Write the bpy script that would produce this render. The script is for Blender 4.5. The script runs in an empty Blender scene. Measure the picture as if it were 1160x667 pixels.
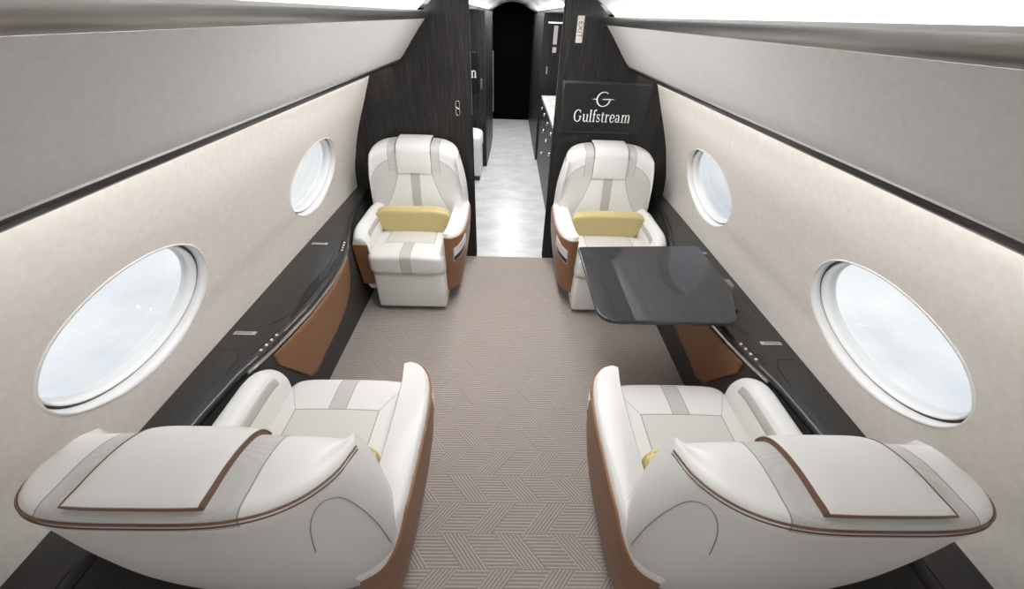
import bpy, bmesh, math, random
from math import sin, cos, pi, radians, sqrt
from mathutils import Vector, Matrix
random.seed(4)
scene = bpy.context.scene
COL = scene.collection

# ------------------------------------------------------------------ materials
def new_mat(name):
    m = bpy.data.materials.new(name); m.use_nodes = True
    nt = m.node_tree; b = nt.nodes['Principled BSDF']
    return m, nt, b
def setb(b, col=None, rough=None, metal=None, coat=None, spec=None, coatr=None):
    if col: b.inputs['Base Color'].default_value = (*col, 1)
    if rough is not None: b.inputs['Roughness'].default_value = rough
    if metal is not None: b.inputs['Metallic'].default_value = metal
    if coat is not None: b.inputs['Coat Weight'].default_value = coat
    if coatr is not None: b.inputs['Coat Roughness'].default_value = coatr
    if spec is not None: b.inputs['Specular IOR Level'].default_value = spec
class N:
    """small node helper"""
    def __init__(s, nt): s.nt = nt
    def node(s, t, **k):
        n = s.nt.nodes.new(t)
        for a, v in k.items(): setattr(n, a, v)
        return n
    def inp(s, sock, v):
        if isinstance(v, bpy.types.NodeSocket): s.nt.links.new(v, sock)
        elif isinstance(v, (tuple, list)): sock.default_value = (*v, 1) if len(v) == 3 and sock.type == 'RGBA' else v
        else: sock.default_value = v
    def m(s, op, a, b=0.0, c=0.0):
        n = s.node('ShaderNodeMath', operation=op)
        s.inp(n.inputs[0], a); s.inp(n.inputs[1], b); s.inp(n.inputs[2], c)
        return n.outputs[0]
    def mix(s, f, a, b):
        n = s.node('ShaderNodeMix', data_type='RGBA')
        s.inp(n.inputs[0], f); s.inp(n.inputs[6], a); s.inp(n.inputs[7], b)
        return n.outputs[2]
    def obj(s):
        n = s.node('ShaderNodeTexCoord'); x = s.node('ShaderNodeSeparateXYZ')
        s.nt.links.new(n.outputs['Object'], x.inputs[0]); return n.outputs['Object'], x.outputs[0], x.outputs[1], x.outputs[2]
    def noise(s, vec, scale, detail=3, rough=.5, sc=None):
        if sc:
            mp = s.node('ShaderNodeMapping'); s.inp(mp.inputs[0], vec); mp.inputs['Scale'].default_value = sc; vec = mp.outputs[0]
        n = s.node('ShaderNodeTexNoise'); s.inp(n.inputs['Vector'], vec)
        n.inputs['Scale'].default_value = scale; n.inputs['Detail'].default_value = detail; n.inputs['Roughness'].default_value = rough
        return n.outputs[0]
    def ramp(s, f, a, b, lo=0, hi=1):
        n = s.node('ShaderNodeMapRange'); s.inp(n.inputs[0], f)
        for i, v in enumerate((a, b, lo, hi)): n.inputs[i + 1].default_value = v
        return n.outputs[0]
    def lt(s, a, b): return s.m('LESS_THAN', a, b)
    def gt(s, a, b): return s.m('GREATER_THAN', a, b)
    def mul(s, a, b): return s.m('MULTIPLY', a, b)
    def add(s, a, b): return s.m('ADD', a, b)
    def sub(s, a, b): return s.m('SUBTRACT', a, b)
    def mx(s, a, b): return s.m('MAXIMUM', a, b)
    def near(s, a, b, w): return s.lt(s.m('ABSOLUTE', s.sub(a, b)), w)
    def bump(s, b, h, strength, dist=.002):
        n = s.node('ShaderNodeBump'); n.inputs['Strength'].default_value = strength; n.inputs['Distance'].default_value = dist
        s.inp(n.inputs['Height'], h); s.nt.links.new(n.outputs[0], b.inputs['Normal'])

def simple(name, col, rough=.5, metal=0, coat=0, spec=None):
    m, nt, b = new_mat(name); setb(b, col, rough, metal, coat, spec); return m
def emit(name, col, st):
    m, nt, b = new_mat(name); setb(b, col, .5)
    b.inputs['Emission Color'].default_value = (*col, 1); b.inputs['Emission Strength'].default_value = st; return m
def leather(name, col, rough=.42):
    m, nt, b = new_mat(name); setb(b, col, rough); n = N(nt); o, x, y, z = n.obj()
    n.bump(b, n.noise(o, 260, 3), .12, .001); return m

LW = (.79, .785, .775); LG = (.63, .615, .60); LS = (.50, .485, .47); SEAM = (.22, .20, .185)
WHITE = leather('white_leather', LW)
BROWN = leather('cognac_leather', (.26, .125, .062), .42)
BROWND = leather('dark_tan_piping', (.17, .095, .06), .45)
CHROME = simple('polished_metal', (.78, .77, .75), .18, 1)
SATIN = simple('satin_metal', (.42, .41, .40), .34, 1)
BLACK = simple('black_gloss', (.008, .008, .009), .15)
UNLITBLACK = simple('unlit_void_black', (.0015, .0015, .0018), .9, spec=.05)  # near-black colour standing for the unlit dark at the corridor end
DARK = simple('dark_base', (.03, .03, .032), .5)
STRIPE = leather('taupe_leather', LS, .5)
REVEAL = simple('window_white', (.86, .86, .86), .4)
GASKET = simple('window_gasket', (.16, .155, .15), .5)
LETTER = simple('white_lettering', (.85, .85, .85), .5)
GREYP = simple('grey_edge', (.20, .20, .205), .35, .5)

def perforated(n, o):
    v = n.node('ShaderNodeTexVoronoi'); n.inp(v.inputs['Vector'], o); v.inputs['Scale'].default_value = 330
    v.inputs['Randomness'].default_value = 0.0
    return n.lt(v.outputs['Distance'], .30)

def back_material():
    m, nt, b = new_mat('backrest_leather'); setb(b, LW, .42); n = N(nt); o, x, y, z = n.obj()
    ax = n.m('ABSOLUTE', x)
    at = n.node('ShaderNodeAttribute', attribute_name='height_run'); v = at.outputs['Fac']
    strip = n.mul(n.mul(n.lt(ax, .180), n.gt(v, 5.72)), n.lt(v, 10.7))
    dots = n.mul(strip, perforated(n, o))
    fl = n.add(.122, n.mul(n.m('POWER', n.ramp(v, 10.6, 13.0, 0, 1), 1.8), .17))
    low = n.gt(v, 10.7)
    shoulder = n.add(9.95, n.mul(n.sub(ax, .18), 2.2))
    mid = n.mul(n.gt(v, shoulder), n.gt(ax, n.m('MINIMUM', fl, n.add(.18, n.mul(low, 1)))))
    mid = n.mx(mid, n.mul(low, n.gt(ax, fl)))
    stripe = n.mul(low, n.lt(ax, .030))
    c = n.mix(mid, LW, LG); c = n.mix(strip, c, (.60, .59, .575)); c = n.mix(dots, c, (.46, .445, .43)); c = n.mix(stripe, c, LS)
    seam = n.mul(low, n.near(ax, fl, .0018))
    seam = n.mx(seam, n.mul(low, n.near(ax, .030, .0013)))
    seam = n.mx(seam, n.mul(n.near(ax, .180, .0015), n.mul(n.gt(v, 5.72), n.lt(v, 10.7))))
    seam = n.mx(seam, n.mul(n.near(v, shoulder, .02), n.gt(ax, .180)))
    seam = n.mx(seam, n.mul(n.near(v, 5.72, .012), n.lt(ax, .180)))
    c = n.mix(n.mul(seam, .8), c, SEAM)
    n.inp(b.inputs['Base Color'], c); n.bump(b, n.add(n.noise(o, 260, 3), n.mul(seam, -3)), .14, .001)
    return m
BACK = back_material()

def cushion_material():
    m, nt, b = new_mat('cushion_leather'); setb(b, LW, .42); n = N(nt); o, x, y, z = n.obj()
    ax = n.m('ABSOLUTE', x)
    up = n.gt(z, .44)
    rect = n.mul(n.mul(n.lt(ax, .165), n.lt(y, .215)), up)
    c = n.mix(rect, LW, (.68, .67, .655))
    st = n.mul(n.lt(ax, .034), n.gt(y, .215)); c = n.mix(st, c, (.56, .545, .53))
    s1 = n.mul(n.mul(n.near(ax, .165, .002), n.lt(y, .217)), up)
    s2 = n.mul(n.mul(n.near(y, .215, .002), n.lt(ax, .167)), up)
    s3 = n.mul(n.near(ax, .034, .0015), n.gt(y, .215))
    # diagonal seams to the front corners
    s4 = n.mul(n.mul(n.near(n.sub(ax, .165), n.mul(n.sub(y, .215), .55), .002), n.gt(y, .215)), up)
    s = n.mx(n.mx(s1, s2), n.mx(s3, n.mul(s4, .6)))
    c = n.mix(n.mul(s, .75), c, SEAM)
    n.inp(b.inputs['Base Color'], c); n.bump(b, n.add(n.noise(o, 260, 3), n.mul(s, -4)), .15, .001)
    return m
CUSH = cushion_material()

def pillow_material():
    m, nt, b = new_mat('gold_quilted_fabric'); setb(b, (.5, .4, .12), .38); n = N(nt); o, x, y, z = n.obj()
    def dist(sx, sz):
        t = n.m('FRACT', n.add(n.mul(x, 34), n.mul(n.sub(z, n.mul(y, .9)), sz)))
        return n.m('ABSOLUTE', n.sub(t, .5))
    d = n.m('MINIMUM', dist(1, 52), dist(1, -52))
    line = n.ramp(d, .0, .16, 1, 0)
    c = n.mix(line, (.54, .43, .165), (.80, .72, .42))
    n.inp(b.inputs['Base Color'], c); n.bump(b, d, .5, .006); return m
PILLOW = pillow_material()

def veneer(name, base, light, sc, amt=1.0, rough=.3, coat=.4, coatr=.12):
    m, nt, b = new_mat(name); setb(b, base, rough, 0, coat, None, coatr); n = N(nt); o, x, y, z = n.obj()
    g = n.noise(o, 1, 4, .6, sc)
    g2 = n.noise(o, 1, 2, .5, tuple(s * .12 for s in sc))
    f = n.mul(n.ramp(g, .45, .75), n.ramp(g2, .3, .7, .35, 1))
    c = n.mix(n.mul(f, amt), base, light)
    n.inp(b.inputs['Base Color'], c); return m
VEN_V = veneer('dark_oak_veneer_upright', (.0145, .0135, .0133), (.050, .046, .044), (110, 110, 4), 1.2, .45, .10, .08)
VEN_V.node_tree.nodes['Principled BSDF'].inputs['Specular IOR Level'].default_value = .25
VEN_Y = veneer('dark_oak_veneer_lengthwise', (.017, .0155, .0155), (.062, .057, .056), (150, 5, 150), 1, .36, .25, .06)
VEN_X = veneer('dark_oak_veneer_table', (.026, .0265, .028), (.060, .060, .063), (150, 7, 150), 1, .5, .75, .03)
VEN_X.node_tree.nodes['Principled BSDF'].inputs['Specular IOR Level'].default_value = .25
VEN_F = veneer('dark_fabric_panel', (.040, .038, .037), (.062, .058, .056), (60, 60, 60), 1, .6, 0)

def wall_material():
    m, nt, b = new_mat('cream_wall_lining'); setb(b, (.75, .71, .67), .5); n = N(nt); o, x, y, z = n.obj()
    g = n.noise(o, 45, 5, .6); g2 = n.noise(o, 300, 2)
    c = n.mix(n.ramp(g, .35, .7), (.72, .68, .64), (.78, .745, .705))
    n.inp(b.inputs['Base Color'], c); n.bump(b, g2, .1, .001); return m
WALL = wall_material()
def bin_material():
    m, nt, b = new_mat('grey_suede_panel'); setb(b, (.5, .49, .475), .8); n = N(nt); o, x, y, z = n.obj()
    g = n.noise(o, 60, 5, .65, (1, 1, 1)); c = n.mix(n.ramp(g, .3, .7), (.61, .60, .585), (.67, .66, .645))
    n.inp(b.inputs['Base Color'], c); n.bump(b, n.noise(o, 500, 2), .15, .001); return m
BIN = bin_material()
CEIL = simple('ceiling_white', (.74, .735, .725), .6)

def carpet_material():
    m, nt, b = new_mat('patterned_taupe_carpet'); setb(b, (.3, .27, .25), .95, spec=.1); n = N(nt); o, x, y, z = n.obj()
    P, RH, D = .235, .125, .0125
    wob = n.mul(n.sub(n.noise(o, 90, 2), .5), .0035)
    row = n.m('FLOOR', n.m('DIVIDE', y, RH))
    odd = n.m('FLOORED_MODULO', row, 2)
    sg = n.sub(1, n.mul(odd, 2))
    yl = n.sub(y, n.mul(row, RH))                         # 0..RH inside the row
    # boundary between bands follows the diagonals
    xs = n.add(x, n.mul(odd, P / 2)); xs = n.add(xs, n.mul(n.mul(sg, n.sub(yl, RH / 2)), .88))
    t = n.m('FRACT', n.m('DIVIDE', xs, P))
    diag = n.lt(t, .44)
    ph_h = n.m('DIVIDE', n.add(y, wob), D)
    ph_d = n.m('DIVIDE', n.add(xs, wob), D * 1.32)
    ph = n.add(n.mul(diag, ph_d), n.mul(n.sub(1, diag), ph_h))
    l = n.m('ABSOLUTE', n.sub(n.m('FRACT', ph), .5))
    line = n.ramp(l, .10, .26, 1, 0)
    pile = n.noise(o, 700, 2)
    base = n.mix(pile, (.262, .226, .204), (.36, .317, .29))
    lite = n.mix(pile, (.56, .50, .455), (.69, .63, .58))
    c = n.mix(n.mul(line, .62), base, lite)
    n.inp(b.inputs['Base Color'], c); n.bump(b, n.add(pile, n.mul(line, 1.2)), .35, .003); return m
CARPET = carpet_material()
def stone_material():
    m, nt, b = new_mat('pale_stone_floor'); setb(b, (.6, .6, .6), .3); n = N(nt); o, x, y, z = n.obj()
    g = n.noise(o, 3.5, 8, .65, (1, 1.6, 1)); c = n.mix(n.ramp(g, .35, .7), (.50, .50, .505), (.70, .70, .70))
    n.inp(b.inputs['Base Color'], c); return m
STONE = stone_material()
def marble_material():
    m, nt, b = new_mat('veined_marble'); setb(b, (.8, .8, .78), .2); n = N(nt); o, x, y, z = n.obj()
    g = n.noise(o, 7, 8, .7); v = n.ramp(n.m('ABSOLUTE', n.sub(g, .5)), 0, .06, 1, 0)
    c = n.mix(n.mul(v, .6), (.82, .82, .80), (.42, .43, .40)); n.inp(b.inputs['Base Color'], c); return m
MARBLE = marble_material()
def glass_material():
    m = bpy.data.materials.new('window_glass'); m.use_nodes = True; nt = m.node_tree; nt.nodes.clear()
    o = nt.nodes.new('ShaderNodeOutputMaterial'); mx = nt.nodes.new('ShaderNodeMixShader')
    t = nt.nodes.new('ShaderNodeBsdfTransparent'); g = nt.nodes.new('ShaderNodeBsdfGlossy'); f = nt.nodes.new('ShaderNodeLayerWeight'); pw = nt.nodes.new('ShaderNodeMath'); pw.operation = 'POWER'; sc_ = nt.nodes.new('ShaderNodeMath'); sc_.operation = 'MULTIPLY_ADD'
    t.inputs[0].default_value = (.95, .965, .97, 1); g.inputs['Roughness'].default_value = .02; f.inputs[0].default_value = .5; pw.inputs[1].default_value = 4; sc_.inputs[1].default_value = .5; sc_.inputs[2].default_value = .02; nt.links.new(f.outputs['Facing'], pw.inputs[0]); nt.links.new(pw.outputs[0], sc_.inputs[0])
    nt.links.new(sc_.outputs[0], mx.inputs[0]); nt.links.new(t.outputs[0], mx.inputs[1]); nt.links.new(g.outputs[0], mx.inputs[2])
    nt.links.new(mx.outputs[0], o.inputs[0]); return m
GLASS = glass_material()
COVE = emit('cove_light_strip', (1, .995, .985), 8.5)
WASH = emit('wash_light_strip', (1, .985, .96), 38)

# ------------------------------------------------------------------ mesh helpers
def obj(name, verts, faces, mat, parent=None, smooth=True, mats=None, fm=None):
    me = bpy.data.meshes.new(name); me.from_pydata([tuple(v) for v in verts], [], faces)
    bm = bmesh.new(); bm.from_mesh(me); bmesh.ops.recalc_face_normals(bm, faces=bm.faces); bm.to_mesh(me); bm.free()
    for mm in (mats or [mat]): me.materials.append(mm)
    if smooth: 
        for p in me.polygons: p.use_smooth = True
    if fm:
        for p, i in zip(me.polygons, fm): p.material_index = i
    o = bpy.data.objects.new(name, me); COL.objects.link(o)
    if parent: o.parent = parent
    return o
def from_bm(name, bm, mat, parent=None, smooth=False):
    me = bpy.data.meshes.new(name); bmesh.ops.recalc_face_normals(bm, faces=bm.faces); bm.to_mesh(me); bm.free(); me.materials.append(mat)
    if smooth:
        for p in me.polygons: p.use_smooth = True
        try: me.set_sharp_from_angle(angle=radians(40))
        except Exception: pass
    o = bpy.data.objects.new(name, me); COL.objects.link(o)
    if parent: o.parent = parent
    return o
def thing(name, label, cat, loc=(0, 0, 0), rz=0, group=None):
    o = bpy.data.objects.new(name, None); COL.objects.link(o); o.location = loc; o.rotation_euler = (0, 0, rz)
    o.empty_display_size = .1; o['label'] = label; o['category'] = cat
    if group: o['group'] = group
    return o
def tag(o, label, cat, group=None):
    o['label'] = label; o['category'] = cat
    if group: o['group'] = group
    return o
def struct(o, label=None, cat=None):
    o['kind'] = 'structure'
    if label: o['label'] = label
    if cat: o['category'] = cat
    return o
def grid(f, nu, nv, closeu=False):
    V = [f(i / (nu if closeu else nu - 1), j / (nv - 1)) for j in range(nv) for i in range(nu)]
    F = []
    for j in range(nv - 1):
        for i in range(nu if closeu else nu - 1):
            a = j * nu + i; b_ = j * nu + (i + 1) % nu
            F.append((a, b_, b_ + nu, a + nu))
    return V, F
def box_bm(x0, x1, y0, y1, z0, z1, r=0, seg=3, shape=None, bm=None):
    b = bm or bmesh.new(); base = len(b.verts)
    g = bmesh.ops.create_cube(b, size=1)
    for v in g['verts']:
        v.co = Vector((x0 + (v.co.x + .5) * (x1 - x0), y0 + (v.co.y + .5) * (y1 - y0), z0 + (v.co.z + .5) * (z1 - z0)))
        if shape: v.co = Vector(shape(v.co))
    if r:
        es = set(e for v in g['verts'] for e in v.link_edges)
        bmesh.ops.bevel(b, geom=list(es), offset=r, segments=seg, profile=.5, affect='EDGES')
    return b
def box(name, x0, x1, y0, y1, z0, z1, mat, parent=None, r=0, seg=3, shape=None):
    x0, x1 = sorted((x0, x1))
    return from_bm(name, box_bm(x0, x1, y0, y1, z0, z1, r, seg, shape), mat, parent, r > 0)
def prism(name, pts, axis, a0, a1, mat, parent=None, r=0, seg=3, smooth=None):
    """closed 2-D outline extruded along an axis. axis 'y': pts (x,z); 'z': pts (x,y); 'x': pts (y,z)"""
    bm = bmesh.new()
    def P(p, t): return {'y': (p[0], t, p[1]), 'z': (p[0], p[1], t), 'x': (t, p[0], p[1])}[axis]
    lo = [bm.verts.new(P(p, a0)) for p in pts]; hi = [bm.verts.new(P(p, a1)) for p in pts]
    f0 = bm.faces.new(lo); f1 = bm.faces.new(hi[::-1]); n = len(pts)
    for i in range(n): bm.faces.new((lo[i], lo[(i + 1) % n], hi[(i + 1) % n], hi[i]))
    bmesh.ops.recalc_face_normals(bm, faces=bm.faces)
    if r:
        es = list(f0.edges) + list(f1.edges)
        bmesh.ops.bevel(bm, geom=es, offset=r, segments=seg, profile=.5, affect='EDGES', clamp_overlap=True)
    o = from_bm(name, bm, mat, parent, bool(r) if smooth is None else smooth)
    for p in o.data.polygons:
        if len(p.vertices) > 4: p.use_smooth = False
    return o
def tube(name, pts, r, mat, parent=None, closed=False, n=8):
    pts = [Vector(p) for p in pts]; V = []; F = []; m = len(pts); up = None
    for i, p in enumerate(pts):
        a = pts[(i - 1) % m] if (closed or i > 0) else p; b_ = pts[(i + 1) % m] if (closed or i < m - 1) else p
        t = (b_ - a).normalized()
        if up is None: up = t.orthogonal().normalized()
        up = (up - t * up.dot(t)); up = up.normalized() if up.length > 1e-6 else t.orthogonal().normalized()
        s = t.cross(up)
        for k in range(n): V.append(p + (up * cos(2 * pi * k / n) + s * sin(2 * pi * k / n)) * r)
    for i in range(m if closed else m - 1):
        for k in range(n):
            a = i * n + k; b_ = i * n + (k + 1) % n; c = ((i + 1) % m) * n
            F.append((a, b_, c + (k + 1) % n, c + k))
    if not closed: F.append(tuple(range(n - 1, -1, -1))); F.append(tuple((m - 1) * n + k for k in range(n)))
    return obj(name, V, F, mat, parent)
def sweep_y(name, prof, ys, mat, parent=None, closed=True, smooth=False, fn=None):
    """profile (x,z) swept along Y; fn(x,z,y)->(x,z) may vary it"""
    V = []; n = len(prof); F = []
    for y in ys:
        for (x, z) in prof:
            if fn: x2, z2 = fn(x, z, y)
            else: x2, z2 = x, z
            V.append((x2, y, z2))
    for j in range(len(ys) - 1):
        for i in range(n if closed else n - 1):
            a = j * n + i; b_ = j * n + (i + 1) % n; F.append((a, b_, b_ + n, a + n))
    if closed: F.append(tuple(range(n))); F.append(tuple((len(ys) - 1) * n + k for k in range(n)))
    o = obj(name, V, F, mat, parent, smooth)
    if smooth:
        try: o.data.set_sharp_from_angle(angle=radians(35))
        except Exception: pass
    return o
def sgnpow(v, e): return math.copysign(abs(v) ** e, v)
def superell(name, c, a, e1, e2, mat, parent=None, nu=64, nv=32, warp=None):
    def f(u, v):
        t = 2 * pi * u; p = -pi / 2 + pi * v
        q = (c[0] + a[0] * sgnpow(cos(p), e1) * sgnpow(cos(t), e2), c[1] + a[1] * sgnpow(cos(p), e1) * sgnpow(sin(t), e2), c[2] + a[2] * sgnpow(sin(p), e1))
        return warp(*q) if warp else q
    V, F = grid(f, nu, nv, True)
    o = obj(name, V, F, mat, parent)
    bm = bmesh.new(); bm.from_mesh(o.data); bmesh.ops.remove_doubles(bm, verts=bm.verts, dist=1e-5); bmesh.ops.recalc_face_normals(bm, faces=bm.faces); bm.to_mesh(o.data); bm.free()
    for p in o.data.polygons: p.use_smooth = True
    return o
def catmull(tab, t):
    n = len(tab) - 1; x = min(max(t, 0), 1) * n; i = min(int(x), n - 1); f = x - i
    def g(k): return tab[min(max(k, 0), n)]
    out = []
    for a, b_, c, d in zip(g(i - 1), g(i), g(i + 1), g(i + 2)):
        out.append(.5 * (2 * b_ + (c - a) * f + (2 * a - 5 * b_ + 4 * c - d) * f * f + (3 * b_ - a - 3 * c + d) * f ** 3))
    return out
def lerp_tab(tab, x):
    if x <= tab[0][0]: return tab[0][1]
    for (a, u), (b_, v) in zip(tab, tab[1:]):
        if x <= b_: return u + (v - u) * (x - a) / (b_ - a)
    return tab[-1][1]

# ------------------------------------------------------------------ cabin shell
YB = 2.865; YR = -1.9
WP = [(1.236, .50), (1.233, .62), (1.217, .77), (1.190, .87), (1.160, .97), (1.115, 1.09), (1.055, 1.225), (.976, 1.405), (.945, 1.472)]
# arc-length table
AL = [0]
for (a, b_) in zip(WP, WP[1:]): AL.append(AL[-1] + sqrt((a[0] - b_[0]) ** 2 + (a[1] - b_[1]) ** 2))
def wprof(s):
    s = min(max(s, 0), AL[-1])
    for i in range(len(AL) - 1):
        if s <= AL[i + 1]:
            return catmull(WP, (i + (s - AL[i]) / (AL[i + 1] - AL[i])) / (len(WP) - 1))
    return WP[-1]
SC = AL[4] - .005      # window centre arc length
WA, WB = .312, .222
WIN_Y = [-.40, .862, 2.135]
BND = [YR, -1.03, .23, 1.50, YB]
def make_wall(sg, name):
    V = []; F = []; vid = {}
    def vert(y, s):
        k = (round(y, 4), round(s, 4))
        if k not in vid:
            x, z = wprof(s); vid[k] = len(V); V.append((sg * x, y, z))
        return vid[k]
    def plain(y0, y1):
        ny, ns = 6, 16
        for i in range(ny):
            for j in range(ns):
                a, b_ = y0 + (y1 - y0) * i / ny, y0 + (y1 - y0) * (i + 1) / ny; c, d = AL[-1] * j / ns, AL[-1] * (j + 1) / ns
                F.append((vert(a, c), vert(b_, c), vert(b_, d), vert(a, d)))
    plain(BND[0], BND[1])
    for wi, yc in enumerate(WIN_Y):
        y0, y1 = BND[wi + 1], BND[wi + 2]; per = []
        ny, ns = 12, 16
        for i in range(ny): per.append((y0 + (y1 - y0) * i / ny, 0))
        for j in range(ns): per.append((y1, AL[-1] * j / ns))
        for i in range(ny): per.append((y1 - (y1 - y0) * i / ny, AL[-1]))
        for j in range(ns): per.append((y0, AL[-1] * (1 - j / ns)))
        # refine x3
        P2 = []
        for k in range(len(per)):
            a, b_ = per[k], per[(k + 1) % len(per)]
            for q in range(3): P2.append((a[0] + (b_[0] - a[0]) * q / 3, a[1] + (b_[1] - a[1]) * q / 3))
        NR = 14; rings = []
        for q in range(NR + 1):
            t = (q / NR); ring = []
            for (py, ps) in P2:
                ang = math.atan2((ps - SC) / WB, (py - yc) / WA)
                ey, es = yc + WA * cos(ang), SC + WB * sin(ang)
                ring.append(vert(py + (ey - py) * t, ps + (es - ps) * t))
            rings.append(ring)
        n = len(P2)
        for q in range(NR):
            for k in range(n):
                F.append((rings[q][k], rings[q][(k + 1) % n], rings[q + 1][(k + 1) % n], rings[q + 1][k]))
    return struct(obj(name, V, F, WALL), 'cream lined cabin side wall with oval windows on the %s' % ('left' if sg < 0 else 'right'), 'wall')
make_wall(-1, 'wall_left'); make_wall(1, 'wall_right')

def make_window(sg, yc, k):
    w = thing('window_%d' % k, '', 'window'); del w['label']; del w['category']; w['kind'] = 'structure'
    cx, cz = wprof(SC); (ax, az), (bx, bz) = wprof(SC - .02), wprof(SC + .02)
    T = Vector((sg * (bx - ax), 0, bz - az)).normalized(); Nn = Vector((sg * T.z, 0, -T.x * sg * 1)).normalized()
    Nn = Vector((sg * abs(T.z), 0, abs(T.x)))
    C = Vector((sg * cx, yc, cz)); Yh = Vector((0, 1, 0)); NA = 96
    def ring(kk, d, off=(0, 0)):
        return [C + Yh * (WA * kk * cos(2 * pi * i / NA) + off[0]) + T * (WB * kk * sin(2 * pi * i / NA) + off[1]) + Nn * d for i in range(NA)]
    def wallring():
        out = []
        for i in range(NA):
            a = 2 * pi * i / NA; x, z = wprof(SC + WB * sin(a)); out.append(Vector((sg * x, yc + WA * cos(a), z)))
        return out
    def loft(name, rings, mat, smooth=True):
        V = [p for r_ in rings for p in r_]; F = []
        for j in range(len(rings) - 1):
            for i in range(NA): a = j * NA + i; b_ = j * NA + (i + 1) % NA; F.append((a, b_, b_ + NA, a + NA))
        o = obj(name, V, F, mat, w, smooth)
        return o
    wr = wallring()
    lip = [p * 1 + (C + Nn * .0 - p) * .02 - Nn * .004 for p in wr]
    loft('window_bezel', [wr, lip, ring(.968, .008), ring(.962, .026)], REVEAL)
    loft('gasket', [ring(.964, .024), ring(.955, .040), ring(.925, .040)], GASKET)
    loft('window_frame', [ring(.935, .042), ring(.933, .026), ring(.925, .022), ring(.912, .026), ring(.910, .042), ring(.908, .054), ring(.884, .058), ring(.882, .066)], REVEAL)
    for d, kk in ((.040, .909), (.063, .884)):
        V = ring(kk, d); obj('window_pane', V, [tuple(range(NA))], GLASS, w, False)
k = 1
for sg in (-1, 1):
    for yc in WIN_Y: make_window(sg, yc, k); k += 1

# floor
f = struct(box('floor', -1.3, 1.3, YR, YB, -.05, 0, CARPET), 'taupe carpet woven with pale interlocking line pattern', 'floor')
f2 = struct(box('floor', -1.2, 1.2, YB + .001, 9.2, -.05, -.001, STONE), 'pale grey stone floor of the corridor beyond the cabin', 'floor')

# ceiling : barrel over the cabin, starts behind the light rails
CP = [(.655, 1.70), (.63, 1.745), (.575, 1.79), (.50, 1.835), (.38, 1.885), (.2, 1.925), (0, 1.94)]
cp = [(x, z) for x, z in CP] + [(-x, z) for x, z in CP[-2::-1]]
cpo = [(x * 1.0, z + .03) for x, z in cp][::-1]
def smoothp(t, n=60): return [tuple(catmull(t, i / (n - 1))) for i in range(n)]
cps = smoothp(cp)
struct(sweep_y('ceiling', cps + [(x, z + .03) for x, z in cps[::-1]], [YR, 0, YB], CEIL, None, True, True), 'smooth white barrel ceiling above the cabin', 'ceiling')
# corridor ceiling
cc = [(1.19, 1.79), (.52, 1.79), (.42, 1.80), (.32, 1.84), (.18, 1.91), (0, 1.94)]
cc = smoothp(cc + [(-x, z) for x, z in cc[-2::-1]], 40)
struct(sweep_y('ceiling', cc + [(x, z + .03) for x, z in cc[::-1]], [YB + .07, 9.0], CEIL, None, True, True), 'white arched ceiling of the corridor', 'ceiling')
# rear wall (behind the camera)
rear = [(x, z) for x, z in ((-1.25, 0), (1.25, 0), (1.233, .62), (1.16, .97), (.976, 1.405), (.76, 1.5), (.62, 1.70), (.5, 1.86), (0, 1.97), (-.5, 1.86), (-.62, 1.70), (-.76, 1.5), (-.976, 1.405), (-1.16, .97), (-1.233, .62))]
struct(prism('wall_back', rear, 'y', YR - .05, YR, WALL), 'cream rear partition', 'wall')
# outer corridor walls
for sg, nm in ((-1, 'wall_corridor_left'), (1, 'wall_corridor_right')):
    struct(box(nm, sg * 1.2, sg * 1.24, YB + .08, 9.2, 0, 2.0, VEN_V))
struct(box('wall_corridor_end', -1.2, 1.2, 8.62, 8.66, 0, 2.0, UNLITBLACK), 'wall at the end of the corridor, coloured black for the unlit dark there', 'wall')

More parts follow.
